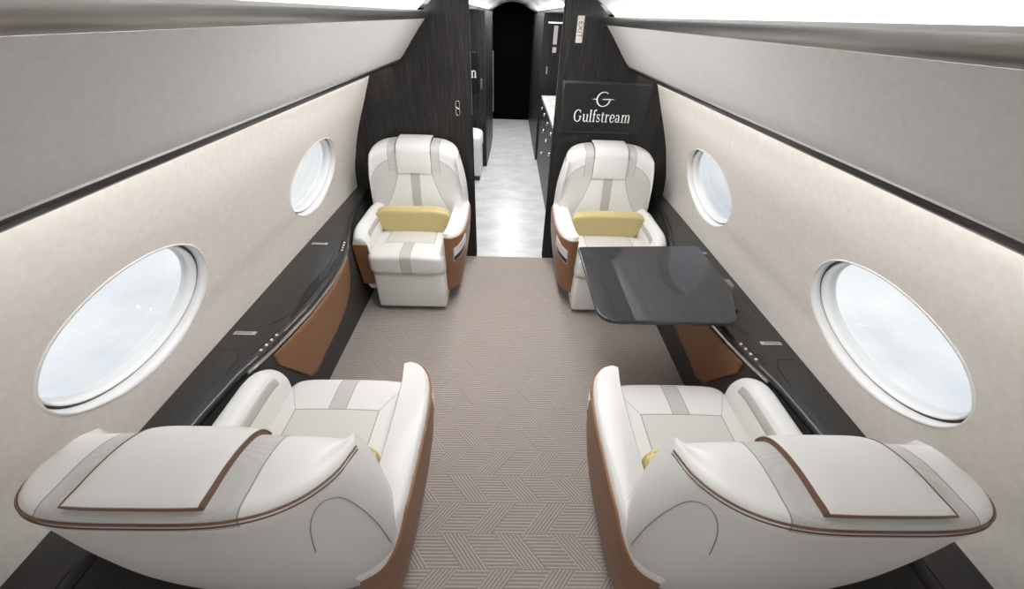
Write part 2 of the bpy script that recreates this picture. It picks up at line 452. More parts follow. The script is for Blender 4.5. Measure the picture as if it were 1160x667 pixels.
# overhead bins, rails, trim
for sg, side in ((-1, 'left'), (1, 'right')):
    b = thing('overhead_bin', 'long grey suede-faced overhead bin running above the %s windows' % side, 'overhead bin', (sg * .75, .5, 1.5))
    def L(x, z): return (sg * x - sg * .75, z - 1.5)
    ys = [YR - .5 + i * (YB - .003 - YR) / 8 for i in range(9)]
    face = [(.757, 1.499), (.735, 1.520), (.705, 1.556), (.66, 1.612), (.61, 1.672), (.570, 1.716)]
    fs = smoothp(face, 16)
    pr = [L(x, z) for x, z in fs] + [L(.60, 1.74), L(.74, 1.72), L(.80, 1.55)]
    sweep_y('bin_face', pr, ys, BIN, b, True, True)
    lip = [(.762, 1.492), (.752, 1.497), (.757, 1.504), (.80, 1.52), (.80, 1.50)]
    sweep_y('bottom_edge', [L(x, z) for x, z in lip], ys, SATIN, b)
    rl = [(.569, 1.7165), (.556, 1.722), (.546, 1.731), (.541, 1.742), (.5405, 1.750), (.545, 1.757), (.553, 1.758), (.560, 1.745), (.575, 1.725)]
    sweep_y('light_rail', [L(x, z) for x, z in rl], ys, SATIN, b, True, True)
    st = [(.572, 1.734), (.602, 1.742), (.600, 1.747), (.570, 1.738)]
    sweep_y('cove_light', [L(x, z) for x, z in st], [-.55 + .2 * i for i in range(12)] + [YB - .51], COVE, b)
    # dark veneer band between bin and wall
    tr = [(.758, 1.4965), (.761, 1.487), (.772, 1.477), (.788, 1.469), (.800, 1.466), (.807, 1.469), (.811, 1.478), (.812, 1.500), (.88, 1.498), (.960, 1.470), (.975, 1.48), (.89, 1.515), (.775, 1.512)]
    tr = [(sg * x, z) for x, z in tr]
    struct(sweep_y('trim_%d' % (1 if sg < 0 else 2), tr, [YR, 0, YB - .002], VEN_Y, None, True, False), 'black veneer band between the %s overhead bin and the wall' % side, 'trim')
    ws = [(.8145, 1.482), (.8205, 1.482), (.8205, 1.497), (.8145, 1.497)]
    wo = sweep_y('trim_%d' % (3 if sg < 0 else 4), [(sg * x, z) for x, z in ws], [.35, YB - .004], SATIN); wo.data.materials.append(WASH); wo.data.polygons[1].material_index = 1
    o = struct(wo, 'thin wall washing light line under the %s veneer band' % side, 'light')

# ------------------------------------------------------------------ front bulkheads with profile of the cabin
OUT = [(1.30, 0), (1.285, .5), (1.268, .62), (1.235, .75), (1.185, .93), (1.13, 1.07), (1.06, 1.24), (.995, 1.40), (.90, 1.47), (.76, 1.56), (.66, 1.66), (.60, 1.74), (.50, 1.83), (.40, 1.88), (.302, 1.905)]
for sg, side in ((-1, 'left'), (1, 'right')):
    pts = [(sg * .300, 0)] + [(sg * x, z) for x, z in OUT]
    w = struct(prism('wall_front_%s' % side, pts, 'y', YB, YB + .06, VEN_V), 'black oak veneer bulkhead on the %s of the aisle opening' % side, 'wall')
    box('jamb_glare_cover', sg * .2975, sg * .3, YB - .001, YB + .061, 0, 1.9, simple('glare_cover_black', (.012, .012, .012), .9, spec=.1) if 'glare_cover_black' not in bpy.data.materials else bpy.data.materials['glare_cover_black'], w)  # added matte dark strip that hides the grazing reflection on the jamb
    e = box('edge_strip', sg * .2965, sg * .3, YB + .022, YB + .045, 1.17, 1.55, GREYP, w)
    # narrow veneer frame lining the edge against the side wall
for sg in (-1, 1):
    pass

# flush latch on the left bulkhead
t = thing('flush_latch', 'small chrome double-oval flush latch on the black left bulkhead', 'latch', (-.395, YB, 1.215))
def oval(cx, cz, a, b_, n=24): return [(cx + a * sgnpow(cos(2 * pi * i / n), .7), -.004, cz + b_ * sgnpow(sin(2 * pi * i / n), .7)) for i in range(n)]
tube('latch_ring', oval(0, .024, .014, .022), .0026, CHROME, t, True); tube('latch_ring', oval(0, -.024, .014, .022), .0026, CHROME, t, True)
box('latch_plate', -.012, .012, -.003, 0, -.044, .044, BLACK, t)

# ------------------------------------------------------------------ lettering
def stroke(pts):
    """pts (x,y,w) -> quads strip"""
    out = []
    P = [Vector((a, b_)) for a, b_, _ in pts]
    for i, (p, (_, _, w)) in enumerate(zip(P, pts)):
        a = P[max(i - 1, 0)]; b_ = P[min(i + 1, len(P) - 1)]; t = (b_ - a).normalized(); nn = Vector((-t.y, t.x)) * w / 2
        out.append((p + nn, p - nn))
    return out
def arc(cx, cy, rx, ry, a0, a1, w0, w1, n=14):
    """thick where the stroke is upright"""
    o = []
    for i in range(n + 1):
        a = radians(a0 + (a1 - a0) * i / n); f_ = abs(cos(a)) ** 1.4
        o.append((cx + rx * cos(a), cy + ry * sin(a), w1 + (w0 - w1) * f_))
    return o
ST, TH = .105, .035
def serif(x, y, w=.2): return [(x - w / 2, y, TH), (x + w / 2, y, TH)]
GL = {
 'G': (.80, [arc(.40, .36, .29, .36, 48, 318, .12, .035), [(.64, .12, .10), (.64, .34, .10)], serif(.62, .34, .24), [(.615, .50, .02), (.63, .70, .05)]]),
 'u': (.60, [[(.15, .46, ST), (.15, .13, ST)], arc(.28, .14, .13, .13, 180, 290, ST, .045, 8), [(.30, .022, .04), (.44, .10, .04)], [(.46, .47, ST), (.46, .0, ST)], serif(.10, .46, .12), serif(.41, .46, .12), serif(.51, .015, .12)]),
 'l': (.30, [[(.15, .74, ST), (.15, .0, ST)], serif(.10, .735, .12), serif(.15, .015, .24)]),
 'f': (.34, [[(.15, .0, ST), (.15, .58, ST)], arc(.26, .60, .11, .135, 180, 50, ST, .04, 8), [(.31, .68, .07), (.33, .66, .07)], serif(.15, .015, .24), serif(.17, .46, .28)]),
 's': (.42, [arc(.21, .355, .12, .11, 30, 250, .055, .05, 10), [(.17, .26, .10), (.25, .215, .10)], arc(.21, .125, .125, .115, 60, -150, .055, .05, 10), [(.335, .33, .02), (.335, .47, .02)], [(.075, .01, .02), (.075, .15, .02)]]),
 't': (.35, [[(.16, .62, .04), (.16, .5, ST), (.16, .12, ST)], arc(.25, .12, .09, .11, 180, 300, ST, .04, 8), serif(.17, .46, .27)]),
 'r': (.45, [[(.15, .47, ST), (.15, .0, ST)], serif(.10, .46, .12), serif(.16, .015, .25), [(.18, .33, .03), (.25, .44, .05), (.33, .46, .06)], [(.33, .44, .08), (.38, .42, .08)]]),
 'e': (.48, [arc(.24, .24, .17, .24, 8, 330, .10, .04, 20), [(.10, .26, .035), (.405, .26, .035)]]),
 'a': (.52, [arc(.22, .33, .13, .135, 160, 0, ST * .9, .04, 10), [(.35, .34, ST), (.35, .06, ST)], arc(.21, .14, .125, .125, 75, 320, .095, .04, 12), [(.35, .05, .05), (.43, .015, .05), (.47, .04, .04)]]),
 'm': (.88, [[(.15, .47, ST), (.15, .0, ST)], [(.44, .36, ST), (.44, .0, ST)], [(.73, .36, ST), (.73, .0, ST)], arc(.31, .34, .13, .13, 160, 0, ST * .9, .045, 10), arc(.60, .34, .13, .13, 160, 0, ST * .9, .045, 10), serif(.10, .46, .12), serif(.15, .015, .23), serif(.44, .015, .2), serif(.73, .015, .23)]),
}
def lettering(name, text, cx, z0, h, y, mat, parent, xs=1.0, only=None):
    tot = sum(GL[c][0] for c in text); sc = h / .74; x = cx - tot * sc * xs / 2; V = []; F = []; yy = y
    for c in text:
        for si, s in enumerate(GL[c][1]):
            q = stroke(s); yl = yy - .00012 * si
            for k2, (a, b_) in enumerate(q):
                for pnt in (a, b_):
                    V.append((x + pnt.x * sc * xs, yl, z0 + pnt.y * sc))
                if k2: n_ = len(V); F.append((n_ - 4, n_ - 3, n_ - 1, n_ - 2))
        x += GL[c][0] * sc * xs
    o = obj(name, V, F, mat, parent, False)
    return o
def crest(name, cx, cz, r, y, mat, parent):
    S = [arc(cx, cz, r, r * .98, 52, 352, r * .22, r * .10, 30), [(cx - r * 1.75, cz, r * .02), (cx - r * 1.0, cz, r * .16)], [(cx - r * .15, cz + .0, r * .12), (cx + r * 1.05, cz, r * .16), (cx + r * 1.75, cz, r * .02)]]
    V = []; F = []
    for i, s in enumerate(S):
        for k2, (a, b_) in enumerate(stroke(s)):
            for pnt in (a, b_): V.append((pnt.x, y - .0001 * i, pnt.y))
            if k2: n_ = len(V); F.append((n_ - 4, n_ - 3, n_ - 1, n_ - 2))
    return obj(name, V, F, mat, parent, False)

SCREEN = simple('screen_black', (.012, .013, .013), .25)
SCRFR = simple('screen_frame', (.020, .020, .020), .4)
t = thing('monitor', 'wide black wall screen with white logo and serif word on the right bulkhead', 'monitor', (.628, YB, 1.245))
fr = [(-.302, .165), (.318, .165), (.300, -.165), (-.288, -.165)]
prism('screen_frame', fr, 'y', -.014, 0, SCRFR, t, .004, 2)
prism('screen', [(-.285, .15), (.296, .15), (.28, -.15), (-.272, -.15)], 'y', -.016, -.0145, SCREEN, t)
lettering('lettering', 'Gulfstream', .002, -.088, .078, -.0172, LETTER, t, .76)
crest('logo', -.006, .058, .045, -.0172, LETTER, t)

# exit placard
t = thing('exit_placard', 'narrow white upright EXIT placard high on the right bulkhead', 'sign', (.405, YB, 1.69))
box('plate', -.021, .021, -.004, 0, -.07, .07, simple('placard_white', (.62, .60, .58), .5), t, .001, 1)
cu = bpy.data.curves.new('EXIT', 'FONT'); cu.body = 'EXIT'; cu.size = .042; cu.align_x = 'CENTER'; cu.align_y = 'CENTER'
tmp = bpy.data.objects.new('tmp', cu); COL.objects.link(tmp)
me = bpy.data.meshes.new_from_object(tmp); bpy.data.objects.remove(tmp)
me.transform(Matrix.Translation((0, -.0048, 0)) @ Matrix.Rotation(radians(90), 4, 'Y') @ Matrix.Rotation(radians(90), 4, 'X'))
me.materials.clear(); me.materials.append(simple('placard_red', (.22, .03, .03), .5))
o = bpy.data.objects.new('lettering', me); COL.objects.link(o); o.parent = t

# ------------------------------------------------------------------ side cabinets with ledge
INN = [(YR, 1.085), (.3, 1.085), (.75, 1.075), (.95, 1.052), (1.08, 1.015), (1.2, .990), (1.35, .965), (1.6, .950), (1.8, .965), (1.95, .993), (2.1, 1.03), (2.26, 1.075), (2.45, 1.11), (2.7, 1.135), (YB, 1.15)]
def inn(y): return lerp_tab(INN, y)
YS = [YR + (YB - .002 - YR) * i / 120 for i in range(121)]
for sg, side in ((-1, 'left'), (1, 'right')):
    T = thing('side_cabinet', 'dark oak veneer side ledge and cabinet under the %s windows%s' % (side, '' if sg < 0 else ', beside the table'), 'cabinet', (sg * 1.15, .9, 0))
    def LX(x): return sg * (x - 1.15)
    # ledge top : flat with soft rounded inner edge
    V = []; n = 0
    sec = [(0, .600), (.004, .611), (.012, .618), (.026, .6205)]
    F = []
    m = 9
    for y in YS:
        xi = inn(y); row = [(xi + a, z) for a, z in sec] + [(1.2315, .6205), (1.215, .55), (xi + .03, .55), (xi + .02, .575), (xi + .002, .59)]
        for (x, z) in row: V.append((LX(x), y - .9, z))
    for j in range(len(YS) - 1):
        for i in range(m): a = j * m + i; b_ = j * m + (i + 1) % m; F.append((a, b_, b_ + m, a + m))
    F.append(tuple(range(m))); F.append(tuple((len(YS) - 1) * m + k2 for k2 in range(m)))
    o = obj('ledge_top', V, F, VEN_Y, T); o.data.set_sharp_from_angle(angle=radians(40))
    # cabinet face : from ledge down to floor edge, sloping outward
    def facex(y, z):
        top = inn(y) + .010; t_ = (z - 0) / .575
        return 1.062 + (top - 1.062) * (max(t_, 0) ** 1.3)
    V = []; F = []; m = 12
    for y in YS:
        for k2 in range(m):
            z = .578 * k2 / (m - 1); V.append((LX(facex(y, z)), y - .9, z))
        V.append((LX(1.20), y - .9, .578)); V.append((LX(1.20), y - .9, 0))
    mm = m + 2
    for j in range(len(YS) - 1):
        for i in range(mm): a = j * mm + i; b_ = j * mm + (i + 1) % mm; F.append((a, b_, b_ + mm, a + mm))
    F.append(tuple(range(mm))); F.append(tuple((len(YS) - 1) * mm + k2 for k2 in range(mm)))
    o = obj('cabinet_face', V, F, VEN_F, T); o.data.set_sharp_from_angle(angle=radians(40))
    # brown leather inset on the face
    y0, y1 = 1.10, 1.93
    def leath(u, v):
        y = y0 + (y1 - y0) * u
        zt = .56; 
        zb = lerp_tab([(1.10, .50), (1.16, .40), (1.27, .215), (1.34, .18), (1.45, .205), (1.70, .235), (1.86, .29), (1.93, .40)], y)
        z = zb + (zt - zb) * v
        return (LX(facex(y, z) - .006), y - .9, z)
    V, F = grid(leath, 50, 14); n0 = len(V)
    V2 = [(x + sg * .008, y, z) for x, y, z in V]; F2 = [tuple(i + n0 for i in f_) for f_ in F]
    rim = [i for i in range(50)] + [j * 50 + 49 for j in range(1, 14)] + [13 * 50 + i for i in range(48, -1, -1)] + [j * 50 for j in range(12, 0, -1)]
    F3 = [(rim[i], rim[(i + 1) % len(rim)], rim[(i + 1) % len(rim)] + n0, rim[i] + n0) for i in range(len(rim))]
    obj('leather_inset', V + V2, F + F2 + F3, BROWN, T)
    # silver line under the ledge along the bulge
    ys = [.97 + i * (1.98 - .97) / 30 for i in range(31)]
    V = []; F = []
    for y in ys:
        for (a, z) in ((-.004, .585), (-.004, .597), (.006, .597), (.006, .585)): V.append((LX(inn(y) + a), y - .9, z))
    for j in range(30):
        for i in range(4): a = j * 4 + i; b_ = j * 4 + (i + 1) % 4; F.append((a, b_, b_ + 4, a + 4))
    F += [(0, 1, 2, 3), tuple(30 * 4 + i for i in range(4))]
    obj('metal_trim', V, F, CHROME, T, False)
    # control strips with four buttons
    for yc in (1.115, 1.925):
        V = []; F = []
        ys = [yc - .075 + .15 * i / 8 for i in range(9)]
        for y in ys:
            for (a, z) in ((.005, .6145), (.034, .6225), (.034, .6205), (.008, .611)): V.append((LX(inn(y) + a), y - .9, z))
        for j in range(8):
            for i in range(4): a = j * 4 + i; b_ = j * 4 + (i + 1) % 4; F.append((a, b_, b_ + 4, a + 4))
        F += [(0, 1, 2, 3), (32, 33, 34, 35)]
        cpn = obj('control_strip', V, F, BLACK, T, False)
        for q in range(4):
            y = yc - .045 + .03 * q; bm = bmesh.new()
            bmesh.ops.create_cone(bm, cap_ends=True, segments=14, radius1=.0062, radius2=.0055, depth=.004)
            bmesh.ops.translate(bm, verts=bm.verts, vec=(LX(inn(y) + .018), y - .9, .6205))
            from_bm('button', bm, simple('button_light', (.75, .75, .74), .4) if q == 0 and yc < 1.2 and sg < 0 else bpy.data.materials['button_light'], cpn)
    # latches on the ledge
    for yc in (1.165, 1.945):
        h = box('latch', LX(1.105), LX(1.200), yc - .9 - .011, yc - .9 + .011, .6195, .6245, CHROME, T, .002, 2)
        box('latch_slot', LX(1.12), LX(1.19), yc - .9 - .003, yc - .9 + .003, .6235, .6255, SATIN, h)
    # seam lines of the lids (thin dark grooves standing as fine dark inlays)
    for pts in ([(1.10, .10), (1.10, 1.02), (1.13, 1.07), (1.20, 1.07)], [(1.08, 1.22), (1.02, 1.30), (1.0, 1.6), (1.03, 1.86), (1.08, 1.93)]):
        tube('lid_seam', [(LX(x), y - .9, .6203) for x, y in pts], .0016, BLACK, T, False, 6)

# stowed-table pocket on the left ledge
t = thing('table_lid', 'glossy black stowed table leaf set into the left ledge between the latches', 'table', (-1.03, 1.5, .6205))
V, F = grid(lambda u, v: ((-(inn(1.27 + .53 * u) + .028 + .05 * v * sin(pi * min(max(u, .02), .98)))) + 1.03, 1.27 + .53 * u - 1.5, .003), 24, 4)
n0 = len(V); V2 = [(x, y, .0) for x, y, z in V]; F2 = [tuple(i + n0 for i in f_) for f_ in F]
rim = [i for i in range(24)] + [23 + 24 * j for j in range(1, 4)] + [72 + i for i in range(22, -1, -1)] + [48, 24]
F3 = [(rim[i], rim[(i + 1) % len(rim)], rim[(i + 1) % len(rim)] + n0, rim[i] + n0) for i in range(len(rim))]
obj('lid_panel', V + V2, F + F2 + F3, BLACK, t, False)

# ------------------------------------------------------------------ table on the right
def rounded_poly(pts, rads, n=8):
    out = []; m = len(pts)
    for i in range(m):
        p = Vector(pts[i]); a = (Vector(pts[i - 1]) - p).normalized(); b_ = (Vector(pts[(i + 1) % m]) - p).normalized(); r = rads[i]
        ang = a.angle(b_); d = r / math.tan(ang / 2); s = p + a * d; e = p + b_ * d
        for k2 in range(n + 1):
            t = k2 / n; q = s * (1 - t) ** 2 + p * 2 * t * (1 - t) + e * t * t; out.append((q.x, q.y))
    return out
t = thing('cabin_table', 'dark grey oak pull-out table with rounded corners on the right', 'table', (.72, 1.52, .6265))
tp = rounded_poly([(.372, 1.815), (.372, 1.18), (.975, 1.185), (1.075, 1.45), (1.075, 1.86)], [.03, .10, .07, .15, .02])
prism('table_top', [(x - .72, y - 1.52) for x, y in tp], 'z', .074, .094, VEN_X, t, .006, 3)
box('slide_arm', .17, .40, -.03, .03, .040, .075, SATIN, t, .004, 2)
box('slide_arm', .30, .36, -.18, .24, 0, .042, DARK, t, .004, 2)

# ------------------------------------------------------------------ seats
#        rear rows bottom->piping->top->front roll->front bottom : centre y,z | edge y,z | half width
BT = [(-.20, .13, -.02, .15, .25), (-.285, .22, -.12, .25, .315), (-.340, .38, -.21, .39, .348), (-.368, .56, -.25, .56, .366), (-.386, .76, -.235, .74, .360), (-.396, .92, -.215, .87, .336), (-.400, 1.012, -.203, .938, .316),
      (-.345, 1.024, -.180, .946, .304), (-.265, 1.018, -.165, .934, .302), (-.208, .990, -.155, .87, .312), (-.188, .92, -.155, .74, .328), (-.172, .81, -.155, .57, .336), (-.145, .67, -.12, .46, .318), (-.125, .54, -.10, .42, .31), (-.10, .42, -.08, .38, .30)]
NV = len(BT) - 1
PIPE_V = 6 / NV
def S(u, v):
    cy, cz, ey, ez, w = catmull(BT, v)
    a = abs(u); n_ = 3.7
    bl = 1 - (max(0, 1 - a ** n_)) ** (1 / 2.2)
    return Vector((u * w, cy + (ey - cy) * bl, cz + (ez - cz) * bl))
def Sx(x, v):
    w = catmull(BT, v)[4]; return S(max(-1, min(1, x / w)), v)
def Sn(x, v):
    e = .004; a = Sx(x + e, v) - Sx(x - e, v); b_ = Sx(x, v + e) - Sx(x, v - e); nn = a.cross(b_); nn.normalize()
    c = Sx(x, v) - Vector((0, -.22, .8)); 
    return nn if nn.dot(c) > 0 else -nn

def make_seat(m, name, label, loc, rz, group):
    t = thing(name, label, 'armchair', loc, rz, group)
    # backrest
    NU, NVV = 61, 100
    def f(i, j):
        uu = -1 + 2 * i / (NU - 1); uu = sin(uu * pi / 2) * .6 + uu * .4
        return S(uu, j / (NVV - 1))
    V = [f(i, j) for j in range(NVV) for i in range(NU)]; F = []
    for j in range(NVV - 1):
        for i in range(NU - 1): a = j * NU + i; F.append((a, a + 1, a + 1 + NU, a + NU))
    for i in range(NU - 1): F.append((i, i + 1, (NVV - 1) * NU + i + 1, (NVV - 1) * NU + i))
    # sides
    for c in (0, NU - 1):
        for j in range(NVV // 2):
            k2 = NVV - 1 - j
            if k2 - 1 > j: 
                q = [j * NU + c, (j + 1) * NU + c, (k2 - 1) * NU + c, k2 * NU + c]
                if q[1] != q[2]: F.append(tuple(q))
    bo = obj('backrest', V, F, BACK, t)
    at = bo.data.attributes.new('height_run', 'FLOAT', 'POINT')
    for j in range(NVV):
        for i in range(NU): at.data[j * NU + i].value = j / (NVV - 1) * NV
    bo.data.set_sharp_from_angle(angle=radians(70))
    # rear piping following the upper edge of the shell
    pp = [S(-1 + 2 * i / 80, PIPE_V) for i in range(81)]
    pp = [p + (p - Vector((0, -.1, p.z))).normalized() * .0012 + Vector((0, 0, .001)) for p in pp]
    tube('piping', pp, .0024, BROWND, t)
    pp2 = [S(-1 + 2 * i / 80, PIPE_V - .011) for i in range(81)]
    pp2 = [p + (p - Vector((0, -.1, p.z))).normalized() * .0012 for p in pp2]
    tube('piping', pp2, .0014, BROWND, t)
    # inner wing seam on the outer shell, aisle side
    ctl = [(.70, 4.2), (.77, 4.8), (.84, 5.25), (.895, 5.4), (.935, 5.15), (.96, 4.5), (.975, 3.8), (.985, 3.2)]
    sp = [S(m * q[0], q[1] / NV) for q in (catmull(ctl, k2 / 40) for k2 in range(41))]
    sp = [p + (p - Vector((0, -.1, p.z))).normalized() * .0005 for p in sp]
    tube('wing_seam', sp, .0013, simple('seam_grey', (.30, .28, .26), .6) if 'seam_grey' not in bpy.data.materials else bpy.data.materials['seam_grey'], t, False, 6)
    # headrest : slab wrapping over the top
    v0, v1 = (6.42) / NV, 10.85 / NV; HW = .120; OFF = .015
    def hs(x, v, off): return Sx(x, v) + Sn(x, v) * off
    nu, nv = 25, 50
    def hf(u, v):
        x = -HW + 2 * HW * u; vv = v0 + (v1 - v0) * v
        e = max(abs(2 * u - 1), abs(2 * v - 1)); off = OFF * (1 - .6 * v) + .006 * (1 - e ** 6) 
        return hs(x, vv, off)
    V, F = grid(hf, nu, nv)
    rim = [(i, 0) for i in range(nu)] + [(nu - 1, j) for j in range(1, nv)] + [(i, nv - 1) for i in range(nu - 2, -1, -1)] + [(0, j) for j in range(nv - 2, 0, -1)]
    hr = obj('headrest', V, F, WHITE, t)
    top = []; bot = []
    for (i, j) in rim:
        x = -HW + 2 * HW * i / (nu - 1); vv = v0 + (v1 - v0) * j / (nv - 1)
        top.append(hs(x, vv, OFF * (1 - .6 * j / (nv - 1)))); bot.append(hs(x * 1.02, vv, -.002))
    n0 = len(top); F = [(i, (i + 1) % n0, (i + 1) % n0 + n0, i + n0) for i in range(n0)]
    obj('headrest_band', top + bot, F, BROWND, hr)
    tube('headrest_piping', top[-34:] + top[:nu + 34], .0020, BROWND, hr)
    # cushion, footrest, base
    def crown(x, y, z): return (x, y, z + (.012 * max(0, 1 - (x / .25) ** 2) * (1 if z > .42 else 0)))
    superell('seat_cushion', (0, .125, .395), (.262, .262, .078), .32, .22, CUSH, t, 96, 40, crown)
    box('seat_body', -.252, .252, -.20, .335, .13, .345, WHITE, t, .02, 4)
    fr_ = box('footrest', -.243, .243, .18, .358, .035, .318, WHITE, t, .022, 4, lambda c: (c[0] * (1 if c[2] > .2 else 1.0), c[1] + (.012 if c[2] < .2 and c[1] > .3 else 0), c[2]))
    box('pedestal', -.19, .19, -.22, .28, 0, .14, DARK, t, .01, 2)
    # aisle armrest
    outer = [(.262, .345), (.300, .352), (.335, .330), (.362, .285), (.378, .215), (.386, .12), (.386, 0), (.384, -.10), (.380, -.19), (.370, -.26), (.340, -.32), (.28, -.35)]
    op = smoothp(outer, 40)
    inner = [(.262, -.25), (.268, -.1), (.268, .1), (.262, .25)]
    plan = op + inner
    levels = [(.15, -.055, .0), (.25, -.035, 0), (.40, -.010, 0), (.53, 0, 0), (.595, 0, 0), (.615, -.004, .004), (.626, -.014, .010)]
    V = []; F = []
    def armpt(x, y, off, z):
        # rear of the arm drops as it blends into the shell
        zz = z - max(0, (-.20 - y)) * .6 * (z / .62)
        return (m * (x + off), y, zz)
    nP = len(plan)
    for (z, off, ins) in levels:
        for i, (x, y) in enumerate(plan):
            if i < len(op): V.append(armpt(x, y - (ins if y > .3 else 0) - max(0, .6 - z) * .12 * min(1, max(0, (y - .18) / .14)), off * min(1, .2 + max(0, (x - .262) / .06)), z))
            else: V.append(armpt(x, y, ins, z))
    for j in range(len(levels) - 1):
        for i in range(nP): a = j * nP + i; b_ = j * nP + (i + 1) % nP; F.append((a, b_, b_ + nP, a + nP))
    F.append(tuple(range(nP))); F.append(tuple((len(levels) - 1) * nP + i for i in range(nP)))
    arm = obj('armrest', V, F, WHITE, t); arm.data.set_sharp_from_angle(angle=radians(50))
    # brown side panel as an outer skin
    def skin(u, v, off2):
        i = u * (len(op) - 1); k2 = min(int(i), len(op) - 2); fr2 = i - k2
        x = op[k2][0] * (1 - fr2) + op[k2 + 1][0] * fr2; y = op[k2][1] * (1 - fr2) + op[k2 + 1][1] * fr2
        tx, ty = op[k2 + 1][0] - op[k2][0], op[k2 + 1][1] - op[k2][1]; l = sqrt(tx * tx + ty * ty); nx, ny = -ty / l, tx / l
        zt = .598; zb = .155 + (.10 * max(0, (u - .6)) / .4)
        z = zb + (zt - zb) * v
        off = lerp_tab([(.15, -.055), (.25, -.035), (.40, -.010), (.53, 0), (.62, 0)], z) * min(1, .2 + max(0, (x - .262) / .06))
        yy = y - max(0, .6 - z) * .12 * min(1, max(0, (y - .18) / .14))
        p = armpt(x, yy, off, z)
        return (p[0] + m * nx * off2, p[1] + ny * off2, p[2])
    V, F = grid(lambda u, v: skin(u, v, .007), 60, 20); n0 = len(V); V2 = [skin((i % 60) / 59, (i // 60) / 19, -.003) for i in range(n0)]
    rim = [i for i in range(60)] + [j * 60 + 59 for j in range(1, 20)] + [19 * 60 + i for i in range(58, -1, -1)] + [j * 60 for j in range(18, 0, -1)]
    F3 = [(rim[i], rim[(i + 1) % len(rim)], rim[(i + 1) % len(rim)] + n0, rim[i] + n0) for i in range(len(rim))]
    o = obj('side_panel', V + V2, F + [tuple(i + n0 for i in f_) for f_ in F] + F3, BROWN, t); o.data.set_sharp_from_angle(angle=radians(50))
    o['label'] = 'cognac leather side panel'
    # control pocket : chrome ring with white cover and black slot near the front corner
    def pk(u0, u1, v0_, v1_, off, nm, mat, slant=.0):
        V, F = grid(lambda a, b_: skin(u0 + (u1 - u0) * a, v0_ + (v1_ - v0_) * b_ + slant * (.5 - a), off), 14, 8); n0 = len(V)
        V2 = [tuple(Vector(v)) for v in V]; V2 = []
        for b_ in range(8):
            for a in range(14): V2.append(skin(u0 + (u1 - u0) * a / 13, v0_ + (v1_ - v0_) * b_ / 7 + slant * (.5 - a / 13), .006))
        rim = [i for i in range(14)] + [j * 14 + 13 for j in range(1, 8)] + [7 * 14 + i for i in range(12, -1, -1)] + [j * 14 for j in range(6, 0, -1)]
        F3 = [(rim[i], rim[(i + 1) % len(rim)], rim[(i + 1) % len(rim)] + n0, rim[i] + n0) for i in range(len(rim))]
        return obj(nm, V + V2, F + F3, mat, o, False)
    pk(.13, .37, .63, .885, .0085, 'pocket_frame', CHROME, -.12)
    pk(.14, .36, .73, .872, .0095, 'pocket_cover', WHITE, -.12)
    pk(.14, .355, .648, .722, .0095, 'pocket_slot', BLACK, -.12)
    # window-side armrest : broad padded roll
    sec = [(-.262, .15), (-.310, .16), (-.338, .30), (-.346, .45), (-.347, .54), (-.340, .590), (-.322, .618), (-.297, .628), (-.270, .622), (-.248, .600), (-.236, .565), (-.232, .52), (-.235, .46), (-.245, .38), (-.255, .25)]
    secs = smoothp(sec, 48)
    ysA = [-.27, -.22, -.15, -.05, .05, .15, .22, .26, .29, .31, .325, .333, .336]
    V = []; F = []; n1 = len(secs)
    for y in ysA:
        k3 = max(0, (y - .20) / .136); dr = .055 * k3 ** 2.6 + (max(0, -.10 - y) * .25); nar = 1 - .10 * k3 ** 4
        for (x, z) in secs:
            zz = z - dr * max(0, (z - .2) / .43); cx = -.29
            V.append((m * (cx + (x - cx) * nar), y - max(0, .56 - z) * .10 * k3, zz))
    for j in range(len(ysA) - 1):
        for i in range(n1): a = j * n1 + i; b_ = j * n1 + (i + 1) % n1; F.append((a, b_, b_ + n1, a + n1))
    F.append(tuple(range(n1))); F.append(tuple((len(ysA) - 1) * n1 + i for i in range(n1)))
    warm = obj('armrest', V, F, WHITE, t); warm.data.set_sharp_from_angle(angle=radians(60))
    # taupe inlay strip on the inner shoulder of that arm
    V, F = grid(lambda u, v: (m * (-.2445 + (-.2365 + .2445) * v + .0018 + .004 * (v - .5) * 0), -.20 + .48 * u - 0, .598 - .034 * v + .002 - max(0, ((-.20 + .48 * u) - .20) / .136) ** 2.6 * .055), 20, 4)
    V = [(x + m * .0015, y, z) for x, y, z in V]; V2 = [(x - m * .006, y, z - .004) for x, y, z in V]; n0 = len(V)
    rim = [i for i in range(20)] + [19 + 20 * j for j in range(1, 4)] + [60 + i for i in range(18, -1, -1)] + [40, 20]
    F3 = [(rim[i], rim[(i + 1) % len(rim)], rim[(i + 1) % len(rim)] + n0, rim[i] + n0) for i in range(len(rim))]
    obj('trim_strip', V + V2, F + F3, STRIPE, warm)
    # small brown front trim under the window arm
    V, F = grid(lambda u, v: (m * (-.245 - .096 * u), .3345 - .034 * v, .525 - .33 * v), 6, 8)
    V = [(x, y + .008, z) for x, y, z in V]; V2 = [(x, y - .014, z) for x, y, z in V]; n0 = len(V)
    rim = [i for i in range(6)] + [5 + 6 * j for j in range(1, 8)] + [42 + i for i in range(4, -1, -1)] + [6 * j for j in range(6, 0, -1)]
    F3 = [(rim[i], rim[(i + 1) % len(rim)], rim[(i + 1) % len(rim)] + n0, rim[i] + n0) for i in range(len(rim))]
    obj('front_trim', V + V2, F + [tuple(i + n0 for i in f_) for f_ in F] + F3, BROWN, warm, False)
    return t

